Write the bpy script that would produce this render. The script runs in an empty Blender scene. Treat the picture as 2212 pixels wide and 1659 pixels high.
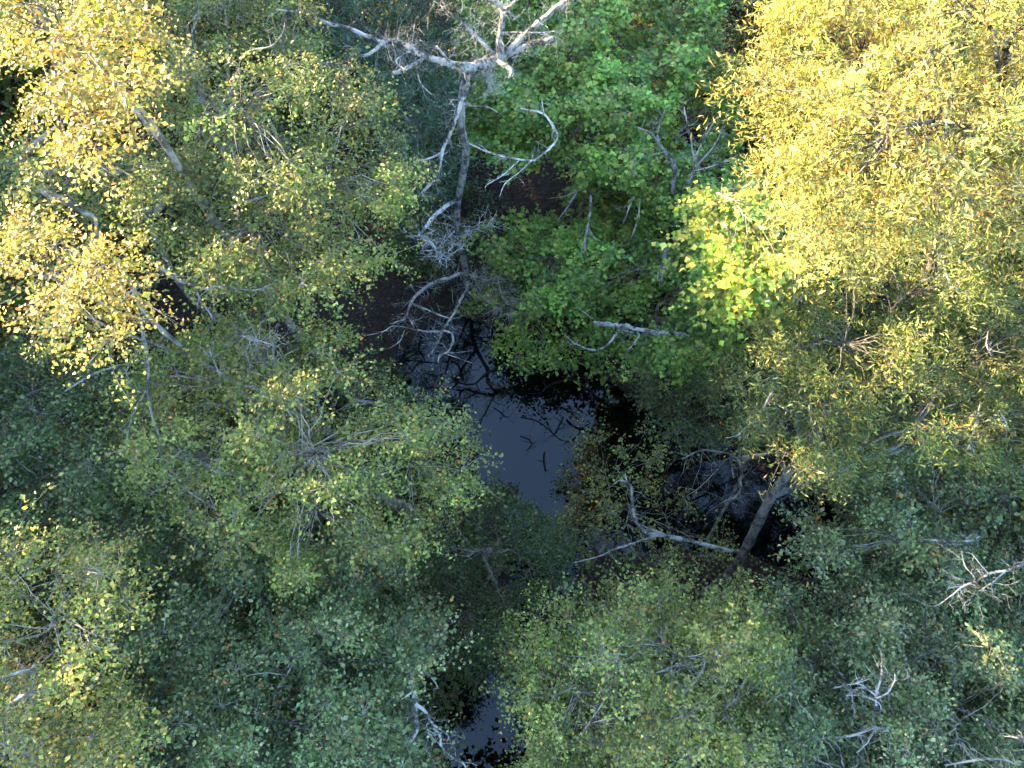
import bpy, math, random
import numpy as np
from mathutils import Matrix

# ------------------------------------------------------------------ camera, sky, sun
scene = bpy.context.scene
col = scene.collection
CAM_Z, TILT = 22.0, math.radians(18.0)
cam = bpy.data.cameras.new('camera'); cam.sensor_width = 36.0; cam.lens = 24.96
cam.clip_start = 0.1; cam.clip_end = 2000.0
camo = bpy.data.objects.new('camera', cam); col.objects.link(camo)
camo.location = (0, 0, CAM_Z); camo.rotation_euler = (TILT, 0, 0)
scene.camera = camo

SUN_AZ, SUN_EL = math.radians(-68.0), math.radians(15.5)     # azimuth measured from +Y towards +X
world = bpy.data.worlds.new('World'); scene.world = world; world.use_nodes = True
wn = world.node_tree
sky = wn.nodes.new('ShaderNodeTexSky'); sky.sky_type = 'NISHITA'; sky.sun_disc = False
sky.sun_elevation = SUN_EL; sky.sun_rotation = SUN_AZ
wn.nodes['Background'].inputs[1].default_value = 0.15
sky.ozone_density = 2.3; sky.dust_density = 0.8
wn.links.new(sky.outputs[0], wn.nodes['Background'].inputs[0])
sl = bpy.data.lights.new('sun', 'SUN'); sl.energy = 5.0; sl.angle = math.radians(0.5); sl.color = (1.0, 0.75, 0.40)
so = bpy.data.objects.new('sun', sl); col.objects.link(so)
so.rotation_euler = (math.pi/2 - SUN_EL, 0, math.pi - SUN_AZ)
vs = scene.view_settings
vs.view_transform = 'Standard'; vs.look = 'None'; vs.exposure = 3.68; vs.gamma = 1.0
vs.use_curve_mapping = False
scene.cycles.max_bounces = 4; scene.cycles.diffuse_bounces = 2; scene.cycles.glossy_bounces = 2
scene.cycles.transmission_bounces = 2; scene.cycles.use_denoising = True
scene.cycles.use_adaptive_sampling = True; scene.cycles.adaptive_threshold = 0.03

# ------------------------------------------------------------------ survey: sight line + height -> point in the place
CT, ST = math.cos(TILT), math.sin(TILT)
FPX = 1533.7
def ray(fx, fy):
    u = (np.asarray(fx, float) - 1106.0)/FPX; v = -(np.asarray(fy, float) - 829.5)/FPX
    return u, v*CT + ST, v*ST - CT
def P(fx, fy, z):
    dx, dy, dz = ray(fx, fy); t = (np.asarray(z, float) - CAM_Z)/dz
    return np.stack([t*dx, t*dy, CAM_Z + t*dz], -1)
def PY(fx, fy, y):                                  # the point of a sight line at world y
    dx, dy, dz = ray(fx, fy); t = y/dy
    return np.stack([t*dx, t*dy, CAM_Z + t*dz], -1)
def tf(n, x, y):                                    # survey sheet n (3 x 3 sheets) -> overview coordinates
    return ((n - 1) % 3)*737.33 + np.asarray(x, float)/3.0, ((n - 1)//3)*553.0 + np.asarray(y, float)/3.0
def dist(p): return np.linalg.norm(np.asarray(p) - np.array([0, 0, CAM_Z]), axis=-1)

# ------------------------------------------------------------------ materials
def new_mat(name):
    m = bpy.data.materials.new(name); m.use_nodes = True
    n = m.node_tree.nodes; b = n['Principled BSDF']
    return m, m.node_tree, n, b
def leaf_mat(name, transl, rough):
    m, nt, n, b = new_mat(name)
    at = n.new('ShaderNodeAttribute'); at.attribute_name = 'tint'
    b.inputs['Roughness'].default_value = rough; b.inputs['Specular IOR Level'].default_value = 0.22
    nt.links.new(at.outputs['Color'], b.inputs['Base Color'])
    tr = n.new('ShaderNodeBsdfTranslucent')
    mul = n.new('ShaderNodeMix'); mul.data_type = 'RGBA'; mul.blend_type = 'MULTIPLY'; mul.inputs[0].default_value = 1.0
    mul.inputs[7].default_value = (1.75, 1.65, 0.5, 1)
    nt.links.new(at.outputs['Color'], mul.inputs[6]); nt.links.new(mul.outputs[2], tr.inputs['Color'])
    mx = n.new('ShaderNodeMixShader'); mx.inputs[0].default_value = transl
    nt.links.new(b.outputs[0], mx.inputs[1]); nt.links.new(tr.outputs[0], mx.inputs[2])
    nt.links.new(mx.outputs[0], n['Material Output'].inputs[0])
    return m
LEAF = leaf_mat('leaf', 0.22, 0.42)
def bark_mat(name, c0, c1, scale=9.0, bump=0.5):
    m, nt, n, b = new_mat(name)
    tc = n.new('ShaderNodeTexCoord'); mp = n.new('ShaderNodeMapping'); mp.inputs['Scale'].default_value = (1, 1, 0.35)
    nt.links.new(tc.outputs['Object'], mp.inputs[0])
    no = n.new('ShaderNodeTexNoise'); no.inputs['Scale'].default_value = scale; no.inputs['Detail'].default_value = 8; no.inputs['Roughness'].default_value = .68
    nt.links.new(mp.outputs[0], no.inputs['Vector'])
    no2 = n.new('ShaderNodeTexNoise'); no2.inputs['Scale'].default_value = 3.5; no2.inputs['Detail'].default_value = 4
    nt.links.new(tc.outputs['Object'], no2.inputs['Vector'])
    ad = n.new('ShaderNodeMath'); ad.operation = 'MULTIPLY_ADD'; ad.inputs[1].default_value = .6
    nt.links.new(no2.outputs[0], ad.inputs[0]); 
    sc = n.new('ShaderNodeMath'); sc.operation = 'MULTIPLY'; sc.inputs[1].default_value = .5
    nt.links.new(no.outputs[0], sc.inputs[0]); nt.links.new(sc.outputs[0], ad.inputs[2])
    cr = n.new('ShaderNodeValToRGB')
    cr.color_ramp.elements[0].position = .49; cr.color_ramp.elements[0].color = (*c0, 1)
    cr.color_ramp.elements[1].position = .60; cr.color_ramp.elements[1].color = (*c1, 1)
    nt.links.new(ad.outputs[0], cr.inputs[0]); nt.links.new(cr.outputs[0], b.inputs['Base Color'])
    b.inputs['Roughness'].default_value = .9; b.inputs['Specular IOR Level'].default_value = .2
    bp = n.new('ShaderNodeBump'); bp.inputs['Strength'].default_value = bump; bp.inputs['Distance'].default_value = .03
    nt.links.new(no.outputs[0], bp.inputs['Height']); nt.links.new(bp.outputs[0], b.inputs['Normal'])
    return m
BARK = bark_mat('bark_grey_brown', (.07, .06, .05), (.22, .2, .17), 14, .9)
BARK_PALE = bark_mat('bark_pale', (.06, .056, .05), (.20, .19, .17), 12)
DEAD = bark_mat('weathered_dead_wood', (.05, .048, .042), (.29, .28, .262), 20, 1.0)
DEAD_LIT = bark_mat('pale_lit_dead_wood', (.11, .105, .095), (.52, .51, .48), 20, 1.0)  # debarked wood, paler still to carry skylight missing on the low limbs
DEADTRUNK = bark_mat('dead_trunk_bark', (.05, .047, .044), (.24, .23, .215), 16, .8)
OAKBARK = bark_mat('bark_oak', (.03, .027, .024), (.12, .11, .095), 22, 1.0)

# ------------------------------------------------------------------ mesh helpers (numpy)
def mesh_np(name, V, F, mat, parent=None, tint=None, smooth=False):
    me = bpy.data.meshes.new(name)
    V = np.ascontiguousarray(V, np.float32); F = np.ascontiguousarray(F, np.int32)
    nf, k = F.shape
    me.vertices.add(len(V)); me.vertices.foreach_set('co', V.ravel())
    me.loops.add(nf*k); me.loops.foreach_set('vertex_index', F.ravel())
    me.polygons.add(nf); me.polygons.foreach_set('loop_start', np.arange(0, nf*k, k, dtype=np.int32))
    if smooth: me.polygons.foreach_set('use_smooth', np.ones(nf, bool))
    me.update(calc_edges=True)
    if tint is not None:
        a = me.attributes.new('tint', 'FLOAT_COLOR', 'POINT')
        c = np.ones((len(V), 4), np.float32); c[:, :3] = tint
        a.data.foreach_set('color', c.ravel())
    me.materials.append(mat)
    o = bpy.data.objects.new(name, me); col.objects.link(o)
    if parent is not None: o.parent = parent
    return o
def tubes(pts, rad, S):
    """M polylines of N points at once -> verts, quads"""
    pts = np.asarray(pts, float); rad = np.asarray(rad, float)
    M, N, _ = pts.shape
    t = np.gradient(pts, axis=1); t /= np.linalg.norm(t, axis=2, keepdims=True) + 1e-9
    ref = np.where(np.abs(t[:, :1, 2:3]) > .8, np.array([1., 0, 0]), np.array([0, 0, 1.]))
    ref = np.repeat(ref, N, 1)
    a = np.cross(t, ref); a /= np.linalg.norm(a, axis=2, keepdims=True) + 1e-9
    b = np.cross(t, a)
    an = np.arange(S)*2*math.pi/S
    V = pts[:, :, None, :] + rad[:, :, None, None]*(np.cos(an)[None, None, :, None]*a[:, :, None, :] + np.sin(an)[None, None, :, None]*b[:, :, None, :])
    i = np.arange(M)[:, None, None]*N*S; j = np.arange(N - 1)[None, :, None]*S; k = np.arange(S)[None, None, :]; k2 = (k + 1) % S
    F = np.stack([i + j + k, i + j + k2, i + j + S + k2, i + j + S + k], -1).reshape(-1, 4)
    return V.reshape(-1, 3), F
class Wood:
    def __init__(s): s.V = []; s.F = []; s.n = 0
    def add(s, pts, rad, S=5):
        pts = np.asarray(pts, float)
        if pts.ndim == 2: pts = pts[None]; rad = np.asarray(rad)[None]
        v, f = tubes(pts, rad, S); s.V.append(v); s.F.append(f + s.n); s.n += len(v)
    def build(s, name, mat, parent):
        if not s.V: return None
        return mesh_np(name, np.concatenate(s.V), np.concatenate(s.F), mat, parent, smooth=True)
def smooth_path(p, r, k, wob, rng):
    """Catmull-Rom through control points, with small wander"""
    p = np.asarray(p, float); r = np.asarray(r, float)
    if len(p) == 2: p = np.array([p[0], (p[0] + p[1])/2, p[1]]); r = np.array([r[0], r.mean(), r[1]])
    e = np.concatenate([[2*p[0] - p[1]], p, [2*p[-1] - p[-2]]])
    out, ro = [], []
    for i in range(len(p) - 1):
        a, b, c, d = e[i:i + 4]
        for q in range(k):
            t = q/k
            out.append(.5*((2*b) + (c - a)*t + (2*a - 5*b + 4*c - d)*t*t + (3*b - a - 3*c + d)*t**3)); ro.append(r[i]*(1 - t) + r[i + 1]*t)
    out.append(p[-1]); ro.append(r[-1])
    out = np.array(out); ro = np.array(ro)
    if wob: 
        n = rng.normal(0, 1, out.shape)*ro[:, None]*wob; n[0] = 0
        out = out + n; ro = ro*(1 + rng.normal(0, .07, len(ro)))
    return out, ro
def close_end(p, r):
    d = p[-1] - p[-2]; d /= np.linalg.norm(d) + 1e-9
    return np.concatenate([p, [p[-1] + d*r[-1]*.15]]), np.concatenate([r, [r[-1]*.12]])

# ------------------------------------------------------------------ leaf shapes: half outlines folded along the midrib
LEAVES = {
 'round': (np.array([(0, 0, 0), (.46, .34, .09), (1, 0, -.04), (.46, -.34, .09)]), np.array([(0, 2, 1), (0, 3, 2)])),
 'narrow': (np.array([(0, 0, 0), (.48, .115, .05), (1, 0, -.07), (.48, -.115, .05)]), np.array([(0, 2, 1), (0, 3, 2)])),
 'lobed': (np.array([(0, 0, 0), (.34, .52, .05), (.60, .22, .06), (1, 0, -.06), (.60, -.22, .06), (.34, -.52, .05)]), np.array([(0, 3, 2, 1), (0, 5, 4, 3)])),
}
def leaves_np(kind, pos, az, pitch, roll, size):
    T, F = LEAVES[kind]; n = len(pos)
    ca, sa, cp, sp = np.cos(az), np.sin(az), np.cos(pitch), np.sin(pitch)
    d = np.stack([ca*cp, sa*cp, sp], -1)
    side = np.stack([-sa, ca, np.zeros(n)], -1); up = np.cross(d, side)
    cr, sr = np.cos(roll)[:, None], np.sin(roll)[:, None]
    s2 = side*cr + up*sr; u2 = up*cr - side*sr
    L = T[None]*size[:, None, None]
    V = pos[:, None] + L[..., :1]*d[:, None] + L[..., 1:2]*s2[:, None] + L[..., 2:]*u2[:, None]
    k = len(T)
    return V.reshape(-1, 3), (F[None] + (np.arange(n)*k)[:, None, None]).reshape(-1, F.shape[1]), k

# ------------------------------------------------------------------ names and properties
def tag(o, label=None, cat=None, group=None, kind=None):
    if label: o['label'] = label
    if cat: o['category'] = cat
    if group: o['group'] = group
    if kind: o['kind'] = kind
    return o
def empty(name, loc):
    o = bpy.data.objects.new(name, None); col.objects.link(o); o.empty_display_size = .3
    o.location = loc; return o
def under(o, root):                                   # parts are modelled in world coordinates
    o.parent = root; o.matrix_parent_inverse = root.matrix_basis.inverted(); return o

def inpoly(x, y, poly):
    p = np.asarray(poly, float); c = np.zeros(np.shape(x), bool)
    x0, y0 = p[:, 0], p[:, 1]; x1, y1 = np.roll(x0, -1), np.roll(y0, -1)
    for a, b, cx, d in zip(x0, y0, x1, y1):
        if b != d: c ^= ((b > y) != (d > y)) & (x < (cx - a)*(y - b)/(d - b) + a)
    return c
def scatter(poly, sp, rng, holes=()):
    p = np.asarray(poly, float); lo, hi = p.min(0), p.max(0)
    gx, gy = np.meshgrid(np.arange(lo[0], hi[0] + sp, sp), np.arange(lo[1], hi[1] + sp, sp*.87))
    gx = gx + (np.arange(len(gx)) % 2)[:, None]*sp*.5
    x = (gx + rng.uniform(-.45, .45, gx.shape)*sp).ravel(); y = (gy + rng.uniform(-.45, .45, gy.shape)*sp).ravel()
    m = inpoly(x, y, p)
    for h in holes: m &= ~inpoly(x, y, h)
    return x[m], y[m]

# ------------------------------------------------------------------ GROUND AND WATER
WATER = [[(880, 770), (945, 780), (1020, 815), (1130, 870), (1240, 960), (1330, 1010), (1460, 1040), (1700, 1130)],
         [(1240, 960), (1190, 1100), (1150, 1280), (1090, 1420), (1060, 1540), (1040, 1800)]]
WRAD = [[.5, 1.3, 2.1, 2.6, 2.6, 2.3, 1.8, 1.6], [2.4, 1.4, 1.0, 1.0, 1.2, 1.5]]
def water_d(X, Y):
    D = np.full(X.shape, 1e9)
    for line, rr in zip(WATER, WRAD):
        w = P([a for a, b in line], [b for a, b in line], 0.0)
        for i in range(len(w) - 1):
            a, b = w[i, :2], w[i + 1, :2]; ab = b - a
            t = np.clip(((X - a[0])*ab[0] + (Y - a[1])*ab[1])/(ab @ ab), 0, 1)
            d = np.hypot(X - a[0] - t*ab[0], Y - a[1] - t*ab[1]) - (rr[i]*(1 - t) + rr[i + 1]*t)
            D = np.minimum(D, d)
    return D
def ground_h(X, Y):
    X = np.asarray(X, float); Y = np.asarray(Y, float)
    n = .35*np.sin(X*.9 + 1.3*np.sin(Y*.7)) + .3*np.sin(Y*1.3 + 2 + np.sin(X*.8)) + .2*np.sin(2.3*X + 1.7*Y)
    d = water_d(X, Y) + n*.55
    return np.clip(d*.3, -.6, .45) + .06*n + np.where(d > 1.5, np.minimum((d - 1.5)*.03, .8), 0)
def axis_pts():
    inner = np.linspace(-22, 22, 150); outer = np.array([24, 28, 35, 50, 80, 140, 260, 500.])
    return np.concatenate([-outer[::-1], inner, outer])
ax = axis_pts(); ay = ax + 6
GX, GY = np.meshgrid(ax, ay); GZ = ground_h(GX, GY)
n_ = len(ax); idx = np.arange(n_*n_).reshape(n_, n_)
GF = np.stack([idx[:-1, :-1], idx[:-1, 1:], idx[1:, 1:], idx[1:, :-1]], -1).reshape(-1, 4)
gm, nt, n, b = new_mat('forest_floor')
tc = n.new('ShaderNodeTexCoord'); no = n.new('ShaderNodeTexNoise'); no.inputs['Scale'].default_value = 6; no.inputs['Detail'].default_value = 10; no.inputs['Roughness'].default_value = .7
vo = n.new('ShaderNodeTexVoronoi'); vo.inputs['Scale'].default_value = 14
nt.links.new(tc.outputs['Object'], no.inputs[0]); nt.links.new(tc.outputs['Object'], vo.inputs[0])
cr = n.new('ShaderNodeValToRGB'); cr.color_ramp.elements[0].position = .35; cr.color_ramp.elements[0].color = (.010, .007, .005, 1)
cr.color_ramp.elements[1].position = .7; cr.color_ramp.elements[1].color = (.045, .024, .015, 1)
nt.links.new(no.outputs[0], cr.inputs[0]); nt.links.new(cr.outputs[0], b.inputs['Base Color'])
bp = n.new('ShaderNodeBump'); bp.inputs['Distance'].default_value = .05; nt.links.new(vo.outputs[0], bp.inputs['Height']); nt.links.new(bp.outputs[0], b.inputs['Normal'])
b.inputs['Roughness'].default_value = .95
tag(mesh_np('ground', np.stack([GX, GY, GZ], -1).reshape(-1, 3), GF, gm, smooth=True), kind='structure')

wm, nt, n, b = new_mat('swamp_water')
b.inputs['Base Color'].default_value = (.001, .0015, .002, 1); b.inputs['Roughness'].default_value = .015; b.inputs['IOR'].default_value = 1.44
tc = n.new('ShaderNodeTexCoord'); no = n.new('ShaderNodeTexNoise'); no.inputs['Scale'].default_value = 1.6; no.inputs['Detail'].default_value = 2
bp = n.new('ShaderNodeBump'); bp.inputs['Strength'].default_value = .05; bp.inputs['Distance'].default_value = .03
nt.links.new(tc.outputs['Object'], no.inputs[0]); nt.links.new(no.outputs[0], bp.inputs['Height']); nt.links.new(bp.outputs[0], b.inputs['Normal'])
xs = np.linspace(-16, 16, 12); X, Y = np.meshgrid(xs, xs*1.0 + 6); idx = np.arange(144).reshape(12, 12)
WF = np.stack([idx[:-1, :-1], idx[:-1, 1:], idx[1:, 1:], idx[1:, :-1]], -1).reshape(-1, 4)
tag(mesh_np('water', np.stack([X, Y, X*0], -1).reshape(-1, 3), WF, wm), kind='structure')

# ------------------------------------------------------------------ LEAFY TREES
def palette(rng, n, pal, jit=.21):
    w = np.array([p[1] for p in pal], float); w /= w.sum()
    c = np.array([p[0] for p in pal], float)[rng.choice(len(pal), n, p=w)]
    return np.clip(c*np.exp(rng.normal(0, jit, (n, 1)))*np.exp(rng.normal(0, jit*.35, (n, 3))), .004, .8)

GREEN = [((0.066, 0.090, 0.017), 5), ((0.094, 0.115, 0.022), 3), ((0.143, 0.140, 0.029), 1.2), ((0.220, 0.140, 0.029), .12), ((0.330, 0.110, 0.022), .04)]
OLIVE = [((.085, .108, .024), 4), ((.12, .14, .03), 4), ((.185, .188, .042), 2.2), ((.30, .20, .04), .22), ((.40, .13, .03), .05)]
GREY = [((.06, .088, .03), 3.5), ((.09, .12, .042), 3), ((.15, .175, .07), 2), ((.22, .23, .11), .5), ((.22, .16, .045), .15), ((.3, .11, .025), .04)]
YELLOW = [((.23, .19, .034), 4), ((.32, .245, .045), 3), ((.13, .135, .03), 2), ((.4, .18, .035), .28)]
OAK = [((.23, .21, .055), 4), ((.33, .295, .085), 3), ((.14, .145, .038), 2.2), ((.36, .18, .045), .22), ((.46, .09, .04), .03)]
OAKSH = [((.09, .112, .027), 4), ((.13, .143, .036), 3), ((.068, .095, .03), 3), ((.20, .20, .06), .8), ((.28, .15, .03), .12), ((.46, .09, .03), .02)]  # darker, greener copy of OAK: the lower crown's shade put into the tint
MAPLE = [((.11, .19, .032), 5), ((.155, .235, .04), 3), ((.22, .265, .052), 2), ((.07, .135, .028), 2), ((.26, .2, .04), .15)]
MAPLE_LIT = [((.21, .245, .035), 4), ((.30, .28, .042), 3), ((.14, .21, .03), 3), ((.09, .18, .025), 1)]  # sunlight put into the leaf colour of the maple's high shoulder
DARK = [((.044, .068, .02), 5), ((.062, .092, .027), 3), ((.105, .125, .04), 1.2), ((.17, .18, .08), .25), ((.22, .1, .025), .05)]
BLUE = [((.04, .082, .045), 4), ((.06, .108, .062), 3), ((.034, .066, .036), 2), ((.1, .15, .09), .6)]

def wander(x, y, s):
    return np.sin(x*s + 1.7*np.sin(y*s*.8)) * .5 + np.sin(y*s*1.3 + 2.1 + np.sin(x*s*.6)) * .5

TREES = []
NLEAF = 60
def leaf_meshes(kind, pal, rng, n=8):
    out = []
    for c in palette(rng, n, pal):
        me = bpy.data.meshes.new('leaf'); T, F = LEAVES[kind]
        me.from_pydata([tuple(v) for v in T], [], [tuple(int(i) for i in f) for f in F]); me.update()
        a = me.attributes.new('tint', 'FLOAT_COLOR', 'POINT'); a.data.foreach_set('color', np.tile([*c, 1], len(T)).astype(np.float32))
        me.materials.append(LEAF); out.append(me)
    return out
def leafy_tree(name, label, cat, polys, seed, kind='round', size=.085, pal=GREEN, sp=58, layers=(0, -1.0, -2.0), per=95,
               spray=.55, base=None, bark=BARK, group=None, trunk_r=.13, tips_world=None, limbs=None, zj=.35, droop=.25,
               holes=(), tip_keep=1.0, upright=0.0, top=None, trunk_path=None, zp=1.2, high=None, limb_min=.3):
    """polys: [(outline, centre (x, y), z at centre, z at edge)]; outlines are sight lines, heights make them places"""
    rng = np.random.default_rng(seed)
    T = []
    if tips_world is not None: T.append(tips_world)
    for poly, c, zc, ze in polys:
        for k, off in enumerate(layers):
            x, y = scatter(poly, sp*(1 + .12*k), rng, holes)
            keep = rng.random(len(x)) < tip_keep*(1 - .06*k) - .14 + .72*wander(x + 37*seed, y, .024) + .45*wander(x, y + 53*seed, .05)
            x, y = x[keep], y[keep]
            R = np.hypot(*(np.asarray(poly, float) - np.array(c)).T).max()
            q = np.clip(np.hypot(x - c[0], y - c[1])/R, 0, 1)
            z = zc + (ze - zc)*q**zp + off + rng.normal(0, zj, len(x)) + .85*wander(x + 37*seed, y, .024) + .4*wander(x, y + 53*seed, .05)
            T.append(P(x, y, np.maximum(z, .5)))
    T = np.concatenate(T); M = len(T)
    cen = T.mean(0)
    if base is None: bx, by = cen[0] + rng.normal(0, .4), cen[1] + rng.normal(0, .4)
    else: bx, by = base
    bz = float(ground_h(bx, by))
    root = empty(name, (bx, by, bz)); tag(root, label, cat, group); TREES.append(root)
    ztop = (np.percentile(T[:, 2], 75) - .3) if top is None else top
    # trunk
    tx, ty = cen[0]*.85 + bx*.15, cen[1]*.85 + by*.15
    h = np.linspace(0, 1, 9)
    bend = rng.normal(0, .22, (9, 2)); bend[0] = 0
    path = np.stack([bx + (tx - bx)*h**1.2 + bend[:, 0]*h, by + (ty - by)*h**1.2 + bend[:, 1]*h, bz - .25 + (ztop - bz + .25)*h], -1)
    rr = trunk_r*(1.12 - .85*h); rr[0] *= 1.6; rr[1] *= 1.1
    if trunk_path is not None: path, rr = trunk_path; ztop = path[-1][2]; root.location = path[0]; bz = path[0][2]
    pth, rad = smooth_path(path, rr, 4, .08, rng)
    w = Wood(); w.add(pth, rad, 9); under(w.build('trunk', bark, None), root)
    # limbs: k-means of the spray tips
    K = limbs or max(3, int(M/22)); C = T[rng.choice(M, K, replace=False)].copy()
    for _ in range(6):
        lab = np.argmin(((T[:, None] - C[None])**2*np.array([1, 1, 1.3])).sum(2), 1)
        for k in range(K):
            if (lab == k).any(): C[k] = T[lab == k].mean(0)
    lmesh = leaf_meshes(kind, pal, rng) if tips_world is None else None; nl = max(1, NLEAF//K)
    for k in range(K):
        t = T[lab == k]; m = len(t)
        if not m: continue
        w = Wood()
        hz = np.clip(C[k, 2] - np.hypot(*(C[k, :2] - path[-1, :2]))*.45 - .5, bz + ztop*limb_min, ztop)
        i0 = np.argmin(np.abs(pth[:, 2] - hz)); a = pth[i0]
        d = C[k] - a; L = np.linalg.norm(d)
        ctrl = np.array([a, a + d*.35 + [0, 0, .06*L], a + d*.7 + [0, 0, .06*L], C[k] + [0, 0, -.12]]); ctrl[1:3] += rng.normal(0, .07*L, (2, 3))
        r0 = min(rad[i0]*.7, .022 + .008*L + .002*m)
        lp, lr = smooth_path(ctrl, [r0, r0*.75, r0*.5, r0*.3], 4, .25, rng); w.add(lp, lr, 6)
        # a branch to each tip
        j = np.argmin(((lp[3:][None] - t[:, None])**2).sum(2) + .3*np.abs(lp[3:][None, :, 2] - t[:, None, 2]), 1) + 3
        j = np.maximum(j - 2, 1); s = lp[j]
        u = np.linspace(0, 1, 6)[None, :, None]
        br = s[:, None]*(1 - u) + (t[:, None] + [0, 0, -.06])*u
        br += rng.normal(0, .05, br.shape)*(u*(1 - u)*4); br[..., 2] += (.12*np.linalg.norm(t - s, axis=1)[:, None]*(u*(1 - u)*4)[..., 0])
        w.add(br, np.linspace(1, .35, 6)[None]*np.minimum(lr[j]*.75, .012)[:, None], 5)
        # twigs fan outward from each tip
        out = np.arctan2(t[:, 1] - path[-1, 1], t[:, 0] - path[-1, 0])
        od = np.arctan2((t - s)[:, 1], (t - s)[:, 0])
        NT = 7
        azt = od[:, None] + rng.normal(0, .35, m)[:, None] + np.linspace(-2.1, 2.1, NT)[None] + rng.normal(0, .25, (m, NT))
        ln = spray*rng.uniform(.55, 1.15, (m, NT))*(1.15 - .16*np.abs(np.linspace(-2.1, 2.1, NT)))[None]*np.exp(rng.normal(0, .28, m))[:, None]
        sl_ = rng.normal(.06 + upright, .24, (m, NT))
        u = np.linspace(0, 1, 4)
        tilt = rng.normal(0, .16, (m, 2))
        ca, sa = np.cos(azt), np.sin(azt)
        def tw(uu):
            q = uu[None, None, :]
            bendq = azt[..., None] + .35*np.sin(azt*7)[..., None]*q
            x = ln[..., None]*q*np.cos(bendq); y = ln[..., None]*q*np.sin(bendq)
            z = ln[..., None]*q*sl_[..., None] - droop*ln[..., None]*q*q + x*tilt[:, :1, None] + y*tilt[:, 1:, None]
            return t[:, None, None, :] + np.stack([x, y, z], -1), bendq
        tp, _ = tw(u)
        w.add(tp.reshape(m*NT, 4, 3), np.broadcast_to(np.linspace(.0055, .002, 4)*(spray/.55)**.5, (m*NT, 4)), 3)
        # leaves along the twigs
        NL = max(3, int(round(per/NT)))
        lu = np.linspace(.18, 1.03, NL)
        lpz, baz = tw(lu)
        pos = lpz + rng.normal(0, 1, lpz.shape)*np.array([.075, .075, .045])*(spray/.5)*np.linspace(.6, 1.1, NL)[None, None, :, None]
        side = np.where((np.arange(NL) % 2) == 0, 1, -1)[None, None, :]
        if kind == 'narrow':
            az = baz + rng.uniform(-1.5, 1.5, pos.shape[:3]); pitch = rng.normal(.25, .6, pos.shape[:3]); roll = rng.normal(0, 1.0, pos.shape[:3])
        elif kind == 'lobed':
            az = baz + rng.uniform(-1.6, 1.6, pos.shape[:3]); pitch = rng.normal(-.15, .35, pos.shape[:3]); roll = rng.normal(0, .35, pos.shape[:3])
        else:
            az = baz + side*rng.normal(.85, .3, pos.shape[:3]); pitch = rng.normal(-.1, .36, pos.shape[:3]); roll = rng.normal(0, .62, pos.shape[:3])
        n = pos.shape[0]*pos.shape[1]*pos.shape[2]
        keep = rng.random(n) < .93
        sz = (size*np.exp(rng.normal(0, .28, n)))[keep]
        lo = under(w.build('limb', bark, None), root)
        if lmesh:                                         # the leaves that show largest are leaves of their own
            pp = pos.reshape(-1, 3); sc_ = size*np.ones(n); sc_[keep] = sz
            app = sc_/dist(pp)**2*keep
            for q in np.argpartition(-app, nl)[:nl]:
                a_, b_, c_ = np.broadcast_to(az, pos.shape[:3]).reshape(-1)[q], pitch.reshape(-1)[q], roll.reshape(-1)[q]
                d_ = np.array([math.cos(a_)*math.cos(b_), math.sin(a_)*math.cos(b_), math.sin(b_)]); s_ = np.array([-math.sin(a_), math.cos(a_), 0]); u_ = np.cross(d_, s_)
                s2 = s_*math.cos(c_) + u_*math.sin(c_); u2 = u_*math.cos(c_) - s_*math.sin(c_)
                lf = bpy.data.objects.new('leaf', lmesh[rng.integers(len(lmesh))]); col.objects.link(lf); lf.parent = lo
                k_ = sc_[q]; lf.matrix_basis = Matrix([[d_[e]*k_, s2[e]*k_, u2[e]*k_, pp[q, e]] for e in range(3)] + [[0, 0, 0, 1]])
                keep[q] = False
            sz = sc_[keep]
        V, F, kk = leaves_np(kind, pos.reshape(-1, 3)[keep], np.broadcast_to(az, pos.shape[:3]).reshape(-1)[keep], pitch.reshape(-1)[keep], roll.reshape(-1)[keep], sz)
        tipc = np.exp(rng.normal(0, .2, (m, 1)))*np.exp(rng.normal(0, .05, (m, 3)))
        tint = palette(rng, n, pal)
        if high is not None:  # high sprays take the tint that carries the sunlit look
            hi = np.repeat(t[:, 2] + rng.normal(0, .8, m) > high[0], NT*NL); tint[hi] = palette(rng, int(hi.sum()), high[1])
        tint = tint*np.repeat(tipc, NT*NL, 0)
        fo = mesh_np('foliage', V, F, LEAF, None, tint=np.repeat(tint[keep], kk, 0))
        fo.parent = lo; fo['kind'] = 'stuff'
    return root

OUT = 140      # the crowns go on past the picture's edge
def trunk_through(pts, rr):
    a = np.array(pts, float); return P(a[:, 0], a[:, 1], a[:, 2]), np.array(rr)
# --- left side
leafy_tree('yellow_tree', 'tall sunlit golden-leaved tree crown in the upper left corner', 'tree',
  [([(-OUT, -100), (290, -100), (320, 60), (300, 180), (240, 235), (215, 320), (120, 330), (20, 290), (70, 230), (0, 150), (-60, 100)], (170, 120), 15.8, 14.6)],
  11, tip_keep=1.25, spray=0.5, droop=0.35, size=0.05, pal=YELLOW, sp=70, layers=(0, -1.1), per=320)
leafy_tree('birch_tree', 'broad olive-green tree crown between golden crown and bare dead tree', 'tree',
  [([(310, -110), (640, -110), (720, 30), (790, 130), (830, 240), (900, 400), (905, 480), (850, 560), (780, 600), (620, 640), (430, 620), (340, 560), (400, 420), (420, 300), (330, 230)], (540, 330), 12.4, 10.2)],
  12, droop=0.35, spray=0.5, size=0.054, pal=OLIVE, sp=56, layers=(0, -.9, -1.9), per=230, trunk_r=.17, base=tuple(P(560, 560, 0)[:2]), holes=[[(395, 400), (440, 380), (420, 460), (350, 470)]])
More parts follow.
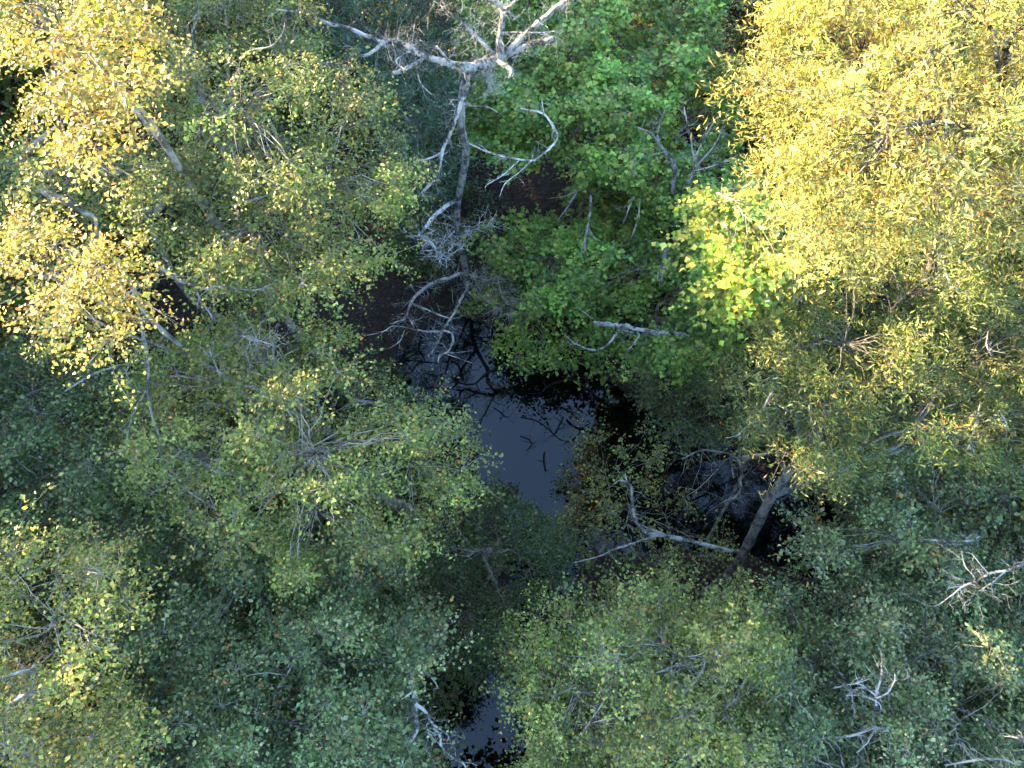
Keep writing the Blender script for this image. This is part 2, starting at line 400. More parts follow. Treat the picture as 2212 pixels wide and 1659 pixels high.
leafy_tree('birch_tree', 'green and yellow tree crown with grey limbs just below the golden crown', 'tree',
  [([(-OUT, 290), (20, 300), (220, 330), (260, 240), (330, 230), (420, 300), (400, 420), (330, 420), (300, 520), (180, 470), (60, 400), (-OUT, 420)], (180, 330), 12.6, 11.2)],
  13, droop=0.35, spray=0.5, size=0.054, pal=OLIVE, sp=56, layers=(0, -1, -2), per=230)
leafy_tree('birch_tree', 'pale gold sunlit leaf sprays on the far left above dark hollow', 'tree',
  [([(-OUT, 430), (60, 420), (160, 490), (290, 530), (300, 640), (262, 735), (170, 760), (85, 690), (55, 600), (-OUT, 640)], (200, 600), 13.6, 12.4)],
  14, tip_keep=1.2, size=0.052, pal=YELLOW, sp=66, layers=(0, -1), per=250, trunk_path=trunk_through(
    [(760, 980, 0), (700, 925, 5.5), (600, 843, 8.6), (500, 820, 9.6), (433, 783, 10.3), (393, 750, 10.8), (357, 720, 11.2), (333, 696, 11.5), (306, 663, 11.9), (277, 603, 12.5), (240, 560, 13)],
    (.14, .11, .05, .042, .042, .044, .043, .042, .04, .034, .025)))
leafy_tree('birch_tree', 'wide grey-green tree with forked grey trunk left of the pool', 'tree',
  [([(310, 640), (450, 640), (640, 650), (735, 720), (800, 850), (960, 870), (1045, 915), (985, 985), (1030, 1060), (930, 1150), (885, 1195), (760, 1170), (640, 1260), (520, 1190), (400, 1120), (280, 1030), (250, 900)], (560, 900), 11.4, 9.2)],
  15, droop=0.4, spray=0.5, size=0.056, pal=OLIVE, sp=54, layers=(0, -1, -2), per=205, base=tuple(P(900, 1120, 0)[:2]), trunk_r=.18,
  holes=[[(300, 640), (440, 640), (420, 720), (320, 690)]])
leafy_tree('birch_tree', 'shaded grey-green tree crown on the left edge below the hollow', 'tree',
  [([(-OUT, 730), (110, 770), (250, 850), (290, 1020), (420, 1130), (500, 1220), (380, 1230), (200, 1170), (-OUT, 1130)], (150, 980), 9.0, 7.5)],
  16, droop=0.4, size=0.066, pal=GREY, sp=44, layers=(0, -1, -2), per=220)
leafy_tree('birch_tree', 'patchily sunlit tree crown with pink twigs in the lower left corner', 'tree',
  [([(-OUT, 1120), (100, 1150), (250, 1190), (275, 1290), (240, 1390), (180, 1400), (265, 1450), (285, 1560), (330, 1660), (330, 1780), (-OUT, 1780)], (90, 1450), 11.9, 11.2)],
  17, base=tuple(P(40, 1500, 0)[:2]), size=0.05, pal=YELLOW[:3]+OLIVE, sp=70, layers=(0, -1, -2), per=240)
leafy_tree('birch_tree', 'dark bluish-green round-leaved tree filling the lower left', 'tree',
  [([(270, 1240), (420, 1180), (600, 1230), (740, 1170), (880, 1200), (940, 1400), (870, 1480), (880, 1560), (930, 1660), (930, 1790), (300, 1790), (260, 1500)], (600, 1480), 8.8, 7.4)],
  18, droop=0.4, size=0.066, pal=GREY, sp=44, layers=(0, -1, -2), per=220, trunk_r=.16, holes=[[(650, 1370), (720, 1360), (720, 1440), (660, 1430)], [(550, 1480), (640, 1490), (630, 1560), (560, 1560)]])
# --- middle
leafy_tree('understory_tree', 'dim small-leaved understory tree over the creek below the pool', 'tree',
  [([(880, 1200), (1020, 1040), (1110, 1060), (1230, 1120), (1190, 1280), (1110, 1330), (1090, 1470), (960, 1500), (930, 1380)], (1040, 1250), 4.4, 3.0)],
  21, size=0.07, pal=DARK, sp=38, layers=(0, -.8), per=170, tip_keep=.9)
leafy_tree('ash_tree', 'blue-green feathery-leaved tree under the bare dead tree', 'tree',
  [([(640, -110), (980, -110), (1020, 100), (1010, 340), (940, 430), (860, 420), (800, 200), (700, 60)], (880, 170), 7.0, 5.2)],
  22, kind='narrow', size=0.13, pal=BLUE, sp=50, layers=(0, -.8, -1.6), per=190, spray=.7)
leafy_tree('maple_tree', 'deep green maple behind the dead tree at the top', 'tree',
  [([(1000, -120), (1300, -120), (1560, -110), (1560, 60), (1440, 260), (1400, 380), (1240, 350), (1100, 330), (1010, 320)], (1280, 90), 7.6, 5.6)],
  23, tip_keep=1.2, zj=0.25, droop=0.7, kind='lobed', size=0.115, pal=MAPLE, sp=50, layers=(0, -.7, -1.4), per=150, spray=.6)
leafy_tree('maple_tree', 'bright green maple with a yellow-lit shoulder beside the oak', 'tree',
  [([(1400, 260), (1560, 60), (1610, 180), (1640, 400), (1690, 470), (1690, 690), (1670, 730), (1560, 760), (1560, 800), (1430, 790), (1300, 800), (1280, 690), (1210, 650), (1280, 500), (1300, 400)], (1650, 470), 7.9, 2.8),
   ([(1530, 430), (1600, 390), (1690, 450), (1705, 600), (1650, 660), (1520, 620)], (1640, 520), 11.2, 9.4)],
  24, tip_keep=1.2, zj=0.25, zp=0.7, high=(8.5, MAPLE_LIT), droop=0.7, kind='lobed', size=0.1, pal=MAPLE, sp=52, layers=(0, -.8, -1.6), per=160, spray=.6, trunk_r=.15)
leafy_tree('maple_tree', 'shaded deep green maple boughs between dead trunk and pool', 'tree',
  [([(1040, 470), (1225, 465), (1250, 350), (1400, 300), (1420, 400), (1300, 500), (1230, 660), (1160, 660), (1150, 600), (1060, 570)], (1200, 520), 4.2, 3.0)],
  25, tip_keep=1.2, droop=0.5, kind='lobed', size=0.11, pal=MAPLE, sp=44, layers=(0, -.7), per=150, spray=.55)
leafy_tree('pool_shrub', 'small dark green shrub leaning over the head of the pool', 'shrub',
  [([(1010, 640), (1160, 630), (1290, 720), (1230, 790), (1120, 790), (1040, 740)], (1160, 710), 2.2, 1.4)],
  26, size=0.1, pal=MAPLE, sp=36, layers=(0, -.5), per=90, trunk_r=.05, spray=.45)
leafy_tree('bank_shrub', 'dark green bushes on the bank right of the pool', 'shrub',
  [([(1400, 800), (1560, 780), (1620, 880), (1620, 970), (1500, 970), (1430, 920), (1390, 860)], (1470, 870), 3.0, 1.8)],
  27, size=0.08, pal=DARK, sp=38, layers=(0, -.6), per=120, trunk_r=.06)
leafy_tree('sapling', 'sparse pale-leaved sapling over the lower end of the pool', 'tree',
  [([(1200, 1050), (1290, 940), (1390, 930), (1450, 1020), (1480, 1080), (1590, 1150), (1560, 1230), (1300, 1270), (1190, 1180)], (1360, 1100), 4.0, 3.2),
   ([(1215, 965), (1300, 925), (1345, 1000), (1310, 1110), (1235, 1130), (1200, 1060)], (1270, 1020), 3.2, 2.6)],
  28, size=0.075, pal=OLIVE, sp=56, layers=(0, -1.0), per=75, trunk_r=.06, tip_keep=0.95)
# --- right
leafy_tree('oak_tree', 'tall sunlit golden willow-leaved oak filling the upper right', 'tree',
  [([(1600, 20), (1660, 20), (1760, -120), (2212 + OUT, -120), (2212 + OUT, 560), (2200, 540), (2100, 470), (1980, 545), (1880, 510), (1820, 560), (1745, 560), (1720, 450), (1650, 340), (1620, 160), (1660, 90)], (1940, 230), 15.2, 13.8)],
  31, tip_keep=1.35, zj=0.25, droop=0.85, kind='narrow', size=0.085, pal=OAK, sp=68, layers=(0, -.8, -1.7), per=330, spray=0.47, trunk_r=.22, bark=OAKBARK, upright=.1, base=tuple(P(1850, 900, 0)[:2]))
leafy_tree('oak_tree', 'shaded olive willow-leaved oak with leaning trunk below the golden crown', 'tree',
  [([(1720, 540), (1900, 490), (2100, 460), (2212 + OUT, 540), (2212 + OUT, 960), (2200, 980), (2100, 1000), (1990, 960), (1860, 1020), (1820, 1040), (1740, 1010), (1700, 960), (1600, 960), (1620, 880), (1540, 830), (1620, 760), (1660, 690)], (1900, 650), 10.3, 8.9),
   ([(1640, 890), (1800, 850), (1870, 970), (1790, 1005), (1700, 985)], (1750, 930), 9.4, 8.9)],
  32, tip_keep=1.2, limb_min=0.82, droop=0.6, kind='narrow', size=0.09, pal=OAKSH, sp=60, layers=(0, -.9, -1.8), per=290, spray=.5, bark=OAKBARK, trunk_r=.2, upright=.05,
  trunk_path=trunk_through(
    [(1470, 1325, -.1), (1500, 1300, 1), (1550, 1262, 2.4), (1588, 1225, 3.6), (1608, 1190, 4.6), (1628, 1150, 5.4), (1652, 1098, 6.4), (1684, 1047, 7.2), (1728, 985, 7.9), (1775, 900, 8.3), (1840, 780, 8.5)],
    (.2, .15, .12, .115, .11, .11, .105, .10, .10, .08, .05)))
leafy_tree('alder_tree', 'dark round-leaved tree under the oak at the right edge', 'tree',
  [([(1725, 1060), (1790, 1030), (1990, 970), (2212 + OUT, 960), (2212 + OUT, 1290), (2100, 1300), (1900, 1260), (1760, 1215), (1715, 1130)], (2020, 1120), 7.4, 6.0)],
  33, droop=0.4, size=0.07, pal=GREY, sp=44, layers=(0, -1, -2), per=210)
leafy_tree('alder_tree', 'grey-green round-leaved tree filling the lower right corner', 'tree',
  [([(1700, 1290), (1900, 1250), (2212 + OUT, 1270), (2212 + OUT, 1790), (1620, 1790), (1640, 1480)], (1960, 1500), 7.6, 6.4)],
  34, droop=0.4, size=0.066, pal=GREY, sp=44, layers=(0, -1, -2), per=210, holes=[[(1990, 1420), (2080, 1440), (2060, 1500), (2000, 1490)]])
leafy_tree('alder_tree', 'yellow-green tree with pale radiating branches at bottom right of centre', 'tree',
  [([(1110, 1340), (1200, 1300), (1350, 1300), (1480, 1240), (1640, 1270), (1690, 1420), (1640, 1600), (1640, 1790), (1140, 1790), (1150, 1560), (1110, 1480)], (1440, 1500), 8.9, 7.6)],
  35, droop=0.4, size=0.058, pal=OLIVE, sp=47, layers=(0, -1, -2), per=240, base=tuple(P(1480, 1470, 0)[:2]))

# ------------------------------------------------------------------ BARE WOOD, followed limb by limb
def path_of(tile, txt, z0, z1, sink=0.0):
    a = np.array([[float(v) for v in q.split(',')] for q in txt.split()])
    fx, fy = tf(tile, a[:, 0], a[:, 1])
    q = np.concatenate([[0], np.cumsum(np.hypot(np.diff(fx), np.diff(fy)))]); q /= q[-1]
    p = P(fx, fy, z0 + (z1 - z0)*q - sink*np.exp(-q/.12) - .5*sink*np.exp(-(1 - q)/.1))
    return p, a[:, 2]/3.0/FPX*dist(p)/2
def twiglets(w, p, r, rng, n, L, up=0.0, lo=.15, fork=2, thin=1.0):
    """fine crooked dead twigs springing from a limb"""
    if n <= 0: return
    i = rng.integers(int(lo*(len(p) - 1)), len(p), n)
    k = 6
    d = rng.normal(0, 1, (n, 3)); d[:, 2] = d[:, 2]*.55 + up
    d /= np.linalg.norm(d, axis=1, keepdims=True)
    ln = L*rng.uniform(.4, 1.2, n)
    def run(st, d, ln):
        m = len(st); pts = [st]; cur = st.copy(); dd = d.copy()
        for _ in range(k - 1):
            dd = dd + rng.normal(0, .3, dd.shape); dd /= np.linalg.norm(dd, axis=1, keepdims=True)
            cur = cur + dd*(ln/(k - 1))[:, None]; pts.append(cur)
        return np.stack(pts, 1)
    a = run(p[i], d, ln)
    r0 = np.minimum(r[i]*.5, .0065)*thin
    w.add(a, r0[:, None]*np.linspace(1, .35, k)[None], 4)
    for f in range(fork):
        j = rng.integers(1, k - 1, n)
        st = a[np.arange(n), j]; d2 = d + rng.normal(0, .6, d.shape); d2 /= np.linalg.norm(d2, axis=1, keepdims=True)
        b = run(st, d2, ln*.55)
        w.add(b, (r0*.6)[:, None]*np.linspace(1, .4, k)[None], 3)
def limb(root, mat, tile, txt, z0, z1, rng, tw=0, L=.5, name='branch', up=.0, lo=.15, forks=(), thin=1.0, wscale=1.0, sink=None):
    """one limb with its forks and twigs as one part"""
    if sink is None: sink = 0.0 if root.name.startswith(('dead', 'bare')) else .45
    w = Wood()
    for q, (tl, tx, a, b, t2) in enumerate([(tile, txt, z0, z1, tw)] + [(f + (0,))[:5] if len(f) == 4 else f for f in forks]):
        p, r = path_of(tl, tx, a, b, sink if q == 0 else 0.0); r = r*wscale
        p, r = smooth_path(p, r, 4, .14, rng); p, r = close_end(p, r)
        w.add(p, r, 8 if r[0] > .03 else 6)
        twiglets(w, p, r, rng, t2, L, up, lo, thin=thin)
    return under(w.build(name, mat, None), root)

# --- the big dead tree at the head of the pool
rng = np.random.default_rng(77)
b0 = P(1010, 628, 0); YB = b0[1]
dead = empty('dead_tree', (b0[0], b0[1], float(ground_h(b0[0], b0[1]))))
tag(dead, 'tall bare grey dead tree with long crooked limbs at the head of the pool', 'dead tree')
tr = np.array([(2, 880, 440, 62), (2, 820, 480, 60), (2, 785, 620, 58), (2, 775, 790, 58), (2, 795, 900, 58), (2, 810, 1000, 58), (2, 790, 1120, 55), (2, 765, 1250, 50), (2, 755, 1330, 44), (2, 748, 1450, 42),
               (2, 760, 1560, 42), (2, 782, 1640, 44), (5, 800, 60, 46), (5, 812, 140, 48), (5, 818, 225, 56)], float)
fx = ((tr[:, 0] - 1) % 3)*737.33 + tr[:, 1]/3; fy = ((tr[:, 0] - 1)//3)*553 + tr[:, 2]/3
tp = PY(fx, fy, YB - .25*np.linspace(1, 0, len(fx))); trr = tr[:, 3]/3/FPX*dist(tp)/2*.85
p, r = smooth_path(tp[::-1], trr[::-1], 4, .07, rng); w = Wood(); w.add(p, r, 11); under(w.build('trunk', DEADTRUNK, None), dead)
Z = float(tp[0, 2])
def D(tile, txt, a, b, tw=0, **k): return limb(dead, DEAD, tile, txt, Z + a, Z + b, rng, wscale=.84, tw=int(tw*2.1), **k)
D(2, '1030,370,62 950,408,76 860,432,68 760,430,60 680,405,48 560,370,45 460,320,42 400,285,40 330,265,36 265,282,32', 0, .5, tw=44, L=.55, forks=[
  (2, '265,282,28 190,345,20 110,370,18 0,410,15 -60,418,9 -110,425,5', Z+.5, Z+.7, 8),
  (2, '270,280,30 180,240,30 60,190,28 0,170,27 -90,150,25 -190,110,22 -270,75,19 -340,72,11 -420,60,6', Z+.5, Z+1.0, 10),
  (2, '-270,75,12 -310,20,9 -330,-40,6', Z+.9, Z+1.1, 2),
  (2, '480,370,17 490,450,14 510,530,12 560,590,10 650,660,5', Z+.3, Z-.5, 8),
  (2, '540,375,22 450,425,26 390,460,28 330,475,28', Z+.3, Z+.2, 8),
  (2, '450,330,15 380,370,13 355,390,15 362,415,10', Z+.4, Z+.5, 5),
  (2, '700,400,18 660,350,18 620,300,11', Z+.3, Z+.8, 3)])
D(2, '1025,375,50 1020,270,46 1040,180,42 1045,100,39 1050,60,37 1000,20,24 930,0,15 880,-40,8', .1, 1.5, tw=26, L=.5, forks=[
  (2, '1050,60,26 1090,40,20 1130,0,15 1160,-60,8', Z+1.2, Z+1.6, 4), (2, '1045,210,13 1150,210,12 1290,212,10 1400,200,5', Z+.6, Z+.9, 12)])
D(2, '1030,375,46 1130,290,43 1220,200,41 1320,110,39 1420,30,35 1490,-15,30 1600,-80,20 1720,-160,8', .1, 1.4, tw=22, L=.45, forks=[(2, '1290,130,16 1260,110,14 1255,90,6', Z+.9, Z+1.1)])
D(2, '1030,378,44 1130,330,36 1210,290,40 1300,268,40 1372,250,36', .1, .5, tw=30, L=.4)
D(2, '1010,395,34 1070,430,42 1105,462,32 1085,502,14', .1, .2, tw=6, L=.25)
D(2, '1005,365,27 900,260,23 840,200,18 760,130,11 680,60,8 600,5,5', .1, .9, tw=22, L=.45)
D(2, '930,420,20 950,470,11 960,530,8 965,600,4', 0, -.2, tw=46, L=.5, lo=.0)
D(2, '865,445,30 825,520,27 815,590,25 780,660,28 755,740,28 720,830,26 690,900,25 655,980,24 640,1060,22 610,1150,20 560,1210,22 515,1250,12', 0, -.9, tw=20, L=.4, forks=[
  (2, '655,985,18 590,1020,14 500,1040,14 400,1050,7', Z-.6, Z-.5, 4), (2, '440,1050,8 400,1110,7 350,1170,4', Z-.5, Z-.6, 2),
  (2, '800,650,13 850,685,11 940,690,9 1020,730,4', Z-.3, Z-.2, 8), (2, '785,650,13 710,650,10 740,700,9 690,660,5', Z-.3, Z-.1, 6)])
# lower limbs
z1 = float(PY(*tf(2, 795, 920), YB)[2])
limb(dead, DEAD_LIT, 2, '795,922,12 840,935,12 960,990,14 1100,1025,17 1230,1040,20 1290,1010,23 1360,950,25 1400,890,26 1370,820,22 1310,740,19 1160,700,8', z1, z1 + .9, rng, wscale=.62, tw=20, L=.45, forks=[
  (2, '1235,1038,17 1150,1120,14 1060,1190,12 1025,1280,5', z1+.5, z1-.2, 5), (2, '1150,1040,12 1040,1140,11 940,1200,10 935,1245,5', z1+.4, z1-.2, 5), (2, '1312,742,15 1305,690,12 1298,640,6', z1+.9, z1+1.2, 2)])
z2 = float(PY(*tf(2, 758, 1295), YB)[2])
limb(dead, DEAD_LIT, 2, '758,1292,34 690,1330,38 600,1400,36 540,1480,32 490,1540,22', z2, z2 + .6, rng, wscale=.74, tw=28, L=.5)
z3 = float(PY(*tf(2, 752, 1500), YB)[2])
limb(dead, DEAD_LIT, 2, '510,1510,22 580,1570,22 620,1630,20 680,1655,15 730,1640,8', z2 + .4, z3 + .6, rng, wscale=.74, tw=50, L=.6, lo=.0, up=.2, thin=2.3)
limb(dead, DEAD_LIT, 2, '755,1480,18 700,1530,12 650,1590,8 610,1640,4', z3, z3 + .5, rng, wscale=.74, tw=28, L=.65, lo=.0, up=.2, thin=2.3)
limb(dead, DEAD_LIT, 2, '755,1520,16 830,1490,11 900,1465,8 970,1450,4', z3, z3 + .5, rng, wscale=.74, tw=33, L=.6, lo=.0, up=.15, thin=2.3)
# --- dead boughs round its foot, reaching over the water
fall = empty('dead_bough', tuple(P(1010, 612, .3))); tag(fall, 'pale forked dead bough reaching over the water from the dead tree foot', 'dead branch')
limb(fall, DEAD_LIT, 5, '818,175,30 780,112,25 700,140,26 620,160,26 540,210,26 480,260,24 450,310,22 425,380,18 450,420,14 470,465,9', .9, 1.6, rng, wscale=.74, tw=52, L=.7, forks=[
  (5, '428,395,15 380,420,12 310,440,9', 1.5, 1.6), (5, '462,308,17 560,350,14 640,385,14 715,405,11', 1.4, 1.5, 6)])
limb(fall, DEAD_LIT, 5, '812,140,26 820,190,27 780,270,25 735,360,22 700,420,20 655,480,19 630,550,12 585,632,6', .9, 1.5, rng, wscale=.74, tw=40, L=.7, forks=[
  (5, '650,488,17 560,490,15 470,475,14 400,460,12 330,455,10 270,490,8 160,515,4', 1.4, 1.7, 8), (5, '410,480,10 380,550,9 310,600,4', 1.5, 1.4, 4),
  (5, '660,482,17 710,500,19 725,550,19 690,620,17 640,640,13 625,692,5', 1.4, 1.8, 6), (5, '690,638,11 740,655,9 850,695,4', 1.7, 1.8), (5, '700,628,10 760,625,8 830,615,4', 1.7, 1.9)])
limb(fall, DEAD_LIT, 5, '822,165,20 900,250,15 980,310,13 1060,370,12 1130,390,11 1200,370,10 1290,330,9 1320,250,9 1330,200,9 1370,180,10 1400,80,11 1410,0,10 1405,-90,6', .9, 2.6, rng, wscale=.74, tw=120, L=1.0, forks=[(5, '1370,180,9 1440,220,4', 2.3, 2.4, 3)])
limb(fall, DEAD_LIT, 5, '815,120,18 920,150,15 1010,160,13 1030,220,10 1060,290,8 1110,330,5', 1.2, 2.0, rng, wscale=.74, tw=140, L=1.0, lo=.05)

# --- grey limbs of the living trees
T_ = {t['label']: t for t in TREES}
def tree_of(word): return next(t for l, t in T_.items() if word in l)
lt = tree_of('pale gold'); g4 = tree_of('forked grey'); g3 = tree_of('just below'); ol = tree_of('olive-green'); corner = tree_of('pink twigs'); gl = tree_of('left edge')
def G(root, tile, txt, a, b, mat=BARK_PALE, tw=4, L=.4, forks=()): return limb(root, mat, tile, txt, a - .1, b - .1, rng, tw=tw + 4, L=L, forks=forks, wscale=.62 if root is corner else .82)
G(lt, 4, '870,260,20 890,300,24 910,400,27 930,530,27 955,640,27 960,780,26 955,870,24 975,980,22 1000,1080,20 1040,1200,16 1050,1330,14 1070,1470,12 1110,1560,6', 11.6, 10.6, tw=10, forks=[
  (4, '950,870,17 890,970,14 840,1100,12 800,1300,9', 10.9, 10.7, 5), (4, '930,680,8 850,690,11 680,735,14 560,790,15 400,890,10', 11.0, 10.6, 3)])
G(lt, 4, '1070,500,16 1050,560,14 1120,680,14 1160,800,12 1200,880,8', 10.7, 10.5)
G(g4, 4, '960,20,27 1050,80,28 1150,150,28 1260,190,26 1360,215,24 1390,195,18 1520,210,14 1660,220,12 1760,180,7', 12.2, 11.9, tw=12, forks=[(4, '1260,195,18 1300,280,16 1360,370,14 1385,430,8', 12.0, 11.4, 4)])
G(g4, 4, '1340,700,24 1500,800,22 1680,870,20 1800,930,20 1900,1020,16 2010,1090,8', 11.2, 11.0, tw=10, forks=[(4, '1690,880,14 1685,950,13 1670,1060,14 1660,1170,9', 11, 10.8, 3)])
G(g4, 4, '1100,1230,14 1200,1290,16 1340,1350,12 1500,1440,8 1600,1470,4', 11.2, 10.6, tw=24, L=.5)
G(g4, 4, '1080,1400,12 1180,1490,11 1300,1580,8 1400,1640,5', 11.0, 10.5, tw=14)
G(g4, 4, '2040,1060,8 2065,1150,12 2040,1210,13 2110,1260,11 2200,1320,6', 10.8, 10.5, tw=5, forks=[(4, '2090,1250,8 2160,1250,8 2212,1240,5', 10.7, 10.6)])
G(g4, 5, '40,915,18 100,935,22 200,950,22 350,1010,17 520,1040,12 660,1070,9 780,1110,5', 10.4, 9.6, tw=16, L=.4)
G(g4, 4, '1500,490,9 1620,540,12 1720,560,10 1800,590,6', 11.8, 11.6, tw=34, L=.5)
G(g4, 4, '1365,560,9 1360,620,12 1400,710,11 1440,830,6', 11.8, 11.5, tw=3)
G(gl, 4, '160,960,16 220,1000,20 300,1030,12', 9.6, 9.4, tw=3)
G(g3, 1, '195,1185,34 300,1250,42 420,1300,38 520,1370,32 610,1410,28 630,1540,16 640,1600,8', 12.9, 12.3, tw=8, forks=[(1, '320,1260,18 345,1320,13 365,1380,8', 12.8, 12.6), (1, '450,1330,16 490,1420,11 560,1500,6', 12.6, 12.3)])
G(g3, 1, '140,1040,40 210,950,44 290,880,32 360,820,16', 12.4, 12.9, tw=4)
G(g3, 1, '350,1000,14 440,990,12 520,950,9 580,890,5', 12.9, 13.1, tw=3)
G(ol, 1, '900,1420,44 1000,1370,52 1080,1270,58 1140,1200,56 1210,1150,48', 11.2, 11.6, mat=BARK, tw=4)
G(ol, 1, '1260,960,22 1290,850,18 1340,700,12 1420,620,6', 12.2, 12.6, tw=6)
G(ol, 1, '1500,1330,14 1650,1290,18 1760,1260,14 1850,1240,6', 11.9, 11.7, tw=6)
G(ol, 1, '1480,430,8 1620,330,10 1760,300,12 1830,220,9 1845,150,5', 12.4, 12.8, tw=4)
G(corner, 7, '20,1070,24 100,1045,26 180,1030,26 260,1065,12', 12.7, 12.5, tw=4)
G(corner, 7, '40,1260,22 130,1200,26 200,1180,24 270,1155,12', 12.7, 12.6, tw=6)
G(corner, 7, '430,700,9 520,745,9 600,790,8 740,825,4', 13.0, 12.9, tw=10)
G(corner, 7, '540,380,8 640,400,9 720,430,7 800,420,4', 13.0, 12.9, tw=12)
# bare boughs in the dark tree at the lower left
dk = tree_of('bluish-green round')
limb(dk, DEAD, 8, '430,1040,20 462,1120,30 475,1220,32 485,1340,26 495,1400,22 430,1520,20 390,1640,16 370,1740,10', 8.9, 8.4, rng, tw=14, L=.5, forks=[
  (8, '480,1240,20 550,1300,18 600,1380,14 690,1445,10 682,1492,6', 8.8, 8.6, 4), (8, '462,1160,13 425,1190,11 390,1212,7', 8.9, 9), (8, '472,1290,12 440,1330,9 405,1362,5', 8.8, 8.8),
  (8, '600,1400,12 640,1450,13 650,1520,14 720,1590,12 790,1630,10 810,1680,5', 8.6, 8.3, 5), (8, '535,1480,8 570,1570,10 610,1660,6', 8.5, 8.3, 3)])
limb(dk, DEAD, 8, '475,990,9 540,1040,14 600,1090,12 628,1142,6', 8.6, 8.8, rng, tw=3)
# maple: dead top, bare hanging boughs
mp = tree_of('yellow-lit shoulder'); mq = tree_of('between dead trunk')
limb(mp, DEAD, 2, '2150,1250,30 2150,1190,35 2160,1080,35 2130,1010,28 2080,960,24 2040,900,18 1980,850,14 1890,815,6', 6.2, 7.6, rng, tw=30, L=.45, wscale=.7, name='dead_top', forks=[
  (2, '2060,930,16 2050,850,14 2080,760,10 2110,680,5', 7.1, 7.8, 6), (2, '2100,990,18 2040,1000,12 1960,1020,8 1900,1075,4', 7.0, 7.3, 5)])
limb(mp, DEAD, 3, '10,1230,28 60,1130,30 80,1050,24 60,960,16 50,880,14 20,750,10 0,650,5', 6.4, 8.1, rng, tw=30, L=.45, wscale=.7, name='dead_top', forks=[
  (3, '75,1060,18 110,960,14 150,880,11 220,760,5', 7.1, 8.1, 7), (3, '85,1080,18 160,1000,14 230,900,12 270,780,5', 6.9, 8.1, 8), (3, '70,1110,20 190,1080,15 290,1040,12 385,990,5', 6.8, 7.9, 9), (3, '190,1080,12 290,1060,10 395,1050,5', 7.2, 7.7, 4)])
M_ = lambda root, tile, txt, a, b, tw=3, forks=(): limb(root, BARK_PALE, tile, txt, a, b, rng, tw=tw, L=.4, forks=forks)
M_(mq, 2, '1560,1180,12 1510,1270,13 1460,1350,12 1400,1430,5', 5.6, 5.0, 4, [(2, '1530,1235,9 1450,1270,8 1330,1290,4', 5.4, 5.2, 3)])
M_(mp, 2, '1615,1230,13 1615,1340,18 1600,1450,18 1580,1560,16 1580,1650,10 1578,1720,5', 5.9, 5.4, 3, [(2, '1582,1555,10 1550,1610,8 1530,1660,4', 5.6, 5.5), (2, '1604,1480,9 1640,1540,7 1680,1562,4', 5.6, 5.7)])
M_(mp, 2, '1890,1270,9 1860,1360,10 1825,1450,7', 6.6, 6.3)
M_(mp, 2, '1935,1290,8 1925,1400,10 1880,1540,9 1840,1600,5', 6.8, 6.3)
M_(mp, 2, '1775,1550,7 1750,1630,8 1735,1700,5', 5.9, 5.7, 1)
M_(mp, 5, '2100,-60,26 2095,30,22 2085,90,18 2070,190,8', 7.0, 6.7, 4, [(5, '2098,10,12 2060,90,9 2048,170,5', 6.9, 6.8)])
M_(mp, 3, '225,1252,15 310,1290,15 380,1310,8 460,1330,4', 10.9, 11.0)
M_(mp, 3, '350,1320,11 385,1380,12 405,1440,7', 10.9, 10.9, 1)
M_(mp, 3, '490,1465,9 580,1490,11 645,1545,6', 10.8, 10.8, 1)
M_(mp, 3, '250,1440,9 290,1480,10 330,1520,6', 10.8, 10.8, 1)
log = empty('broken_limb', tuple(P(*tf(5, 1900, 470), 5.2))); tag(log, 'pale broken dead limb lying in the lower edge of the bright maple', 'dead branch')
limb(log, DEAD, 5, '1640,432,30 1660,436,36 1750,445,36 1850,455,33 1950,480,34 2060,500,36 2170,500,30 2260,520,20', 5.3, 5.6, rng, tw=4, L=.4, name='log', wscale=.8)
limb(log, DEAD, 5, '1860,462,14 1800,480,15 1740,560,15 1650,610,13 1520,570,10 1430,490,4', 5.3, 4.8, rng, tw=8, L=.4, forks=[(5, '1660,606,7 1665,640,5', 5.0, 5.0), (5, '1520,570,6 1545,530,5 1565,508,3', 4.9, 5.0), (5, '1640,415,8 1580,370,6 1520,325,3', 5.3, 5.3)])
limb(log, DEAD, 5, '1820,478,13 1870,492,12 1930,505,12 1900,560,11 1860,610,9 1845,650,7 1805,692,3', 5.4, 5.2, rng, tw=4, L=.3)
# oak: long white bough over the sapling
ok = tree_of('leaning trunk')
limb(ok, DEAD, 9, '385,262,26 250,240,26 120,205,26 0,175,26 -82,160,28 -162,145,26 -232,140,24 -282,90,22 -312,30,20 -322,-20,19 -327,-69,18 -332,-159,16 -362,-199,12 -372,-249,6', 4.8, 5.6, rng, tw=12, L=.5, forks=[
  (9, '-170,150,20 -312,200,14 -432,240,12 -552,290,9 -712,330,4', 5.2, 5.3, 6), (9, '-80,155,12 -212,110,10 -292,70,7', 5.2, 5.5), (9, '-362,-195,9 -412,-204,8 -472,-160,4', 5.6, 5.6, 2)])
for (tl, tx, a, b) in [(6, '590,870,14 550,930,16 520,1000,12', 10.3, 10), (6, '480,1050,9 410,1110,13 360,1160,10 280,1180,4', 10, 9.8), (6, '1930,950,9 1900,1080,13 1870,1180,11 1840,1280,5', 10.4, 10.1), (6, '2050,1000,7 2100,1090,10 2090,1200,5', 10.4, 10.1),
                      (6, '1680,0,14 1700,80,15 1740,190,13 1830,240,6', 12, 11.7), (6, '1980,490,9 1970,580,11 2010,660,5', 11, 10.8), (6, '720,190,12 722,270,12 720,340,6', 10.6, 10.2)]:
    limb(ok, BARK_PALE, tl, tx, a - .15, b - .15, rng, tw=5, L=.35, wscale=.75)
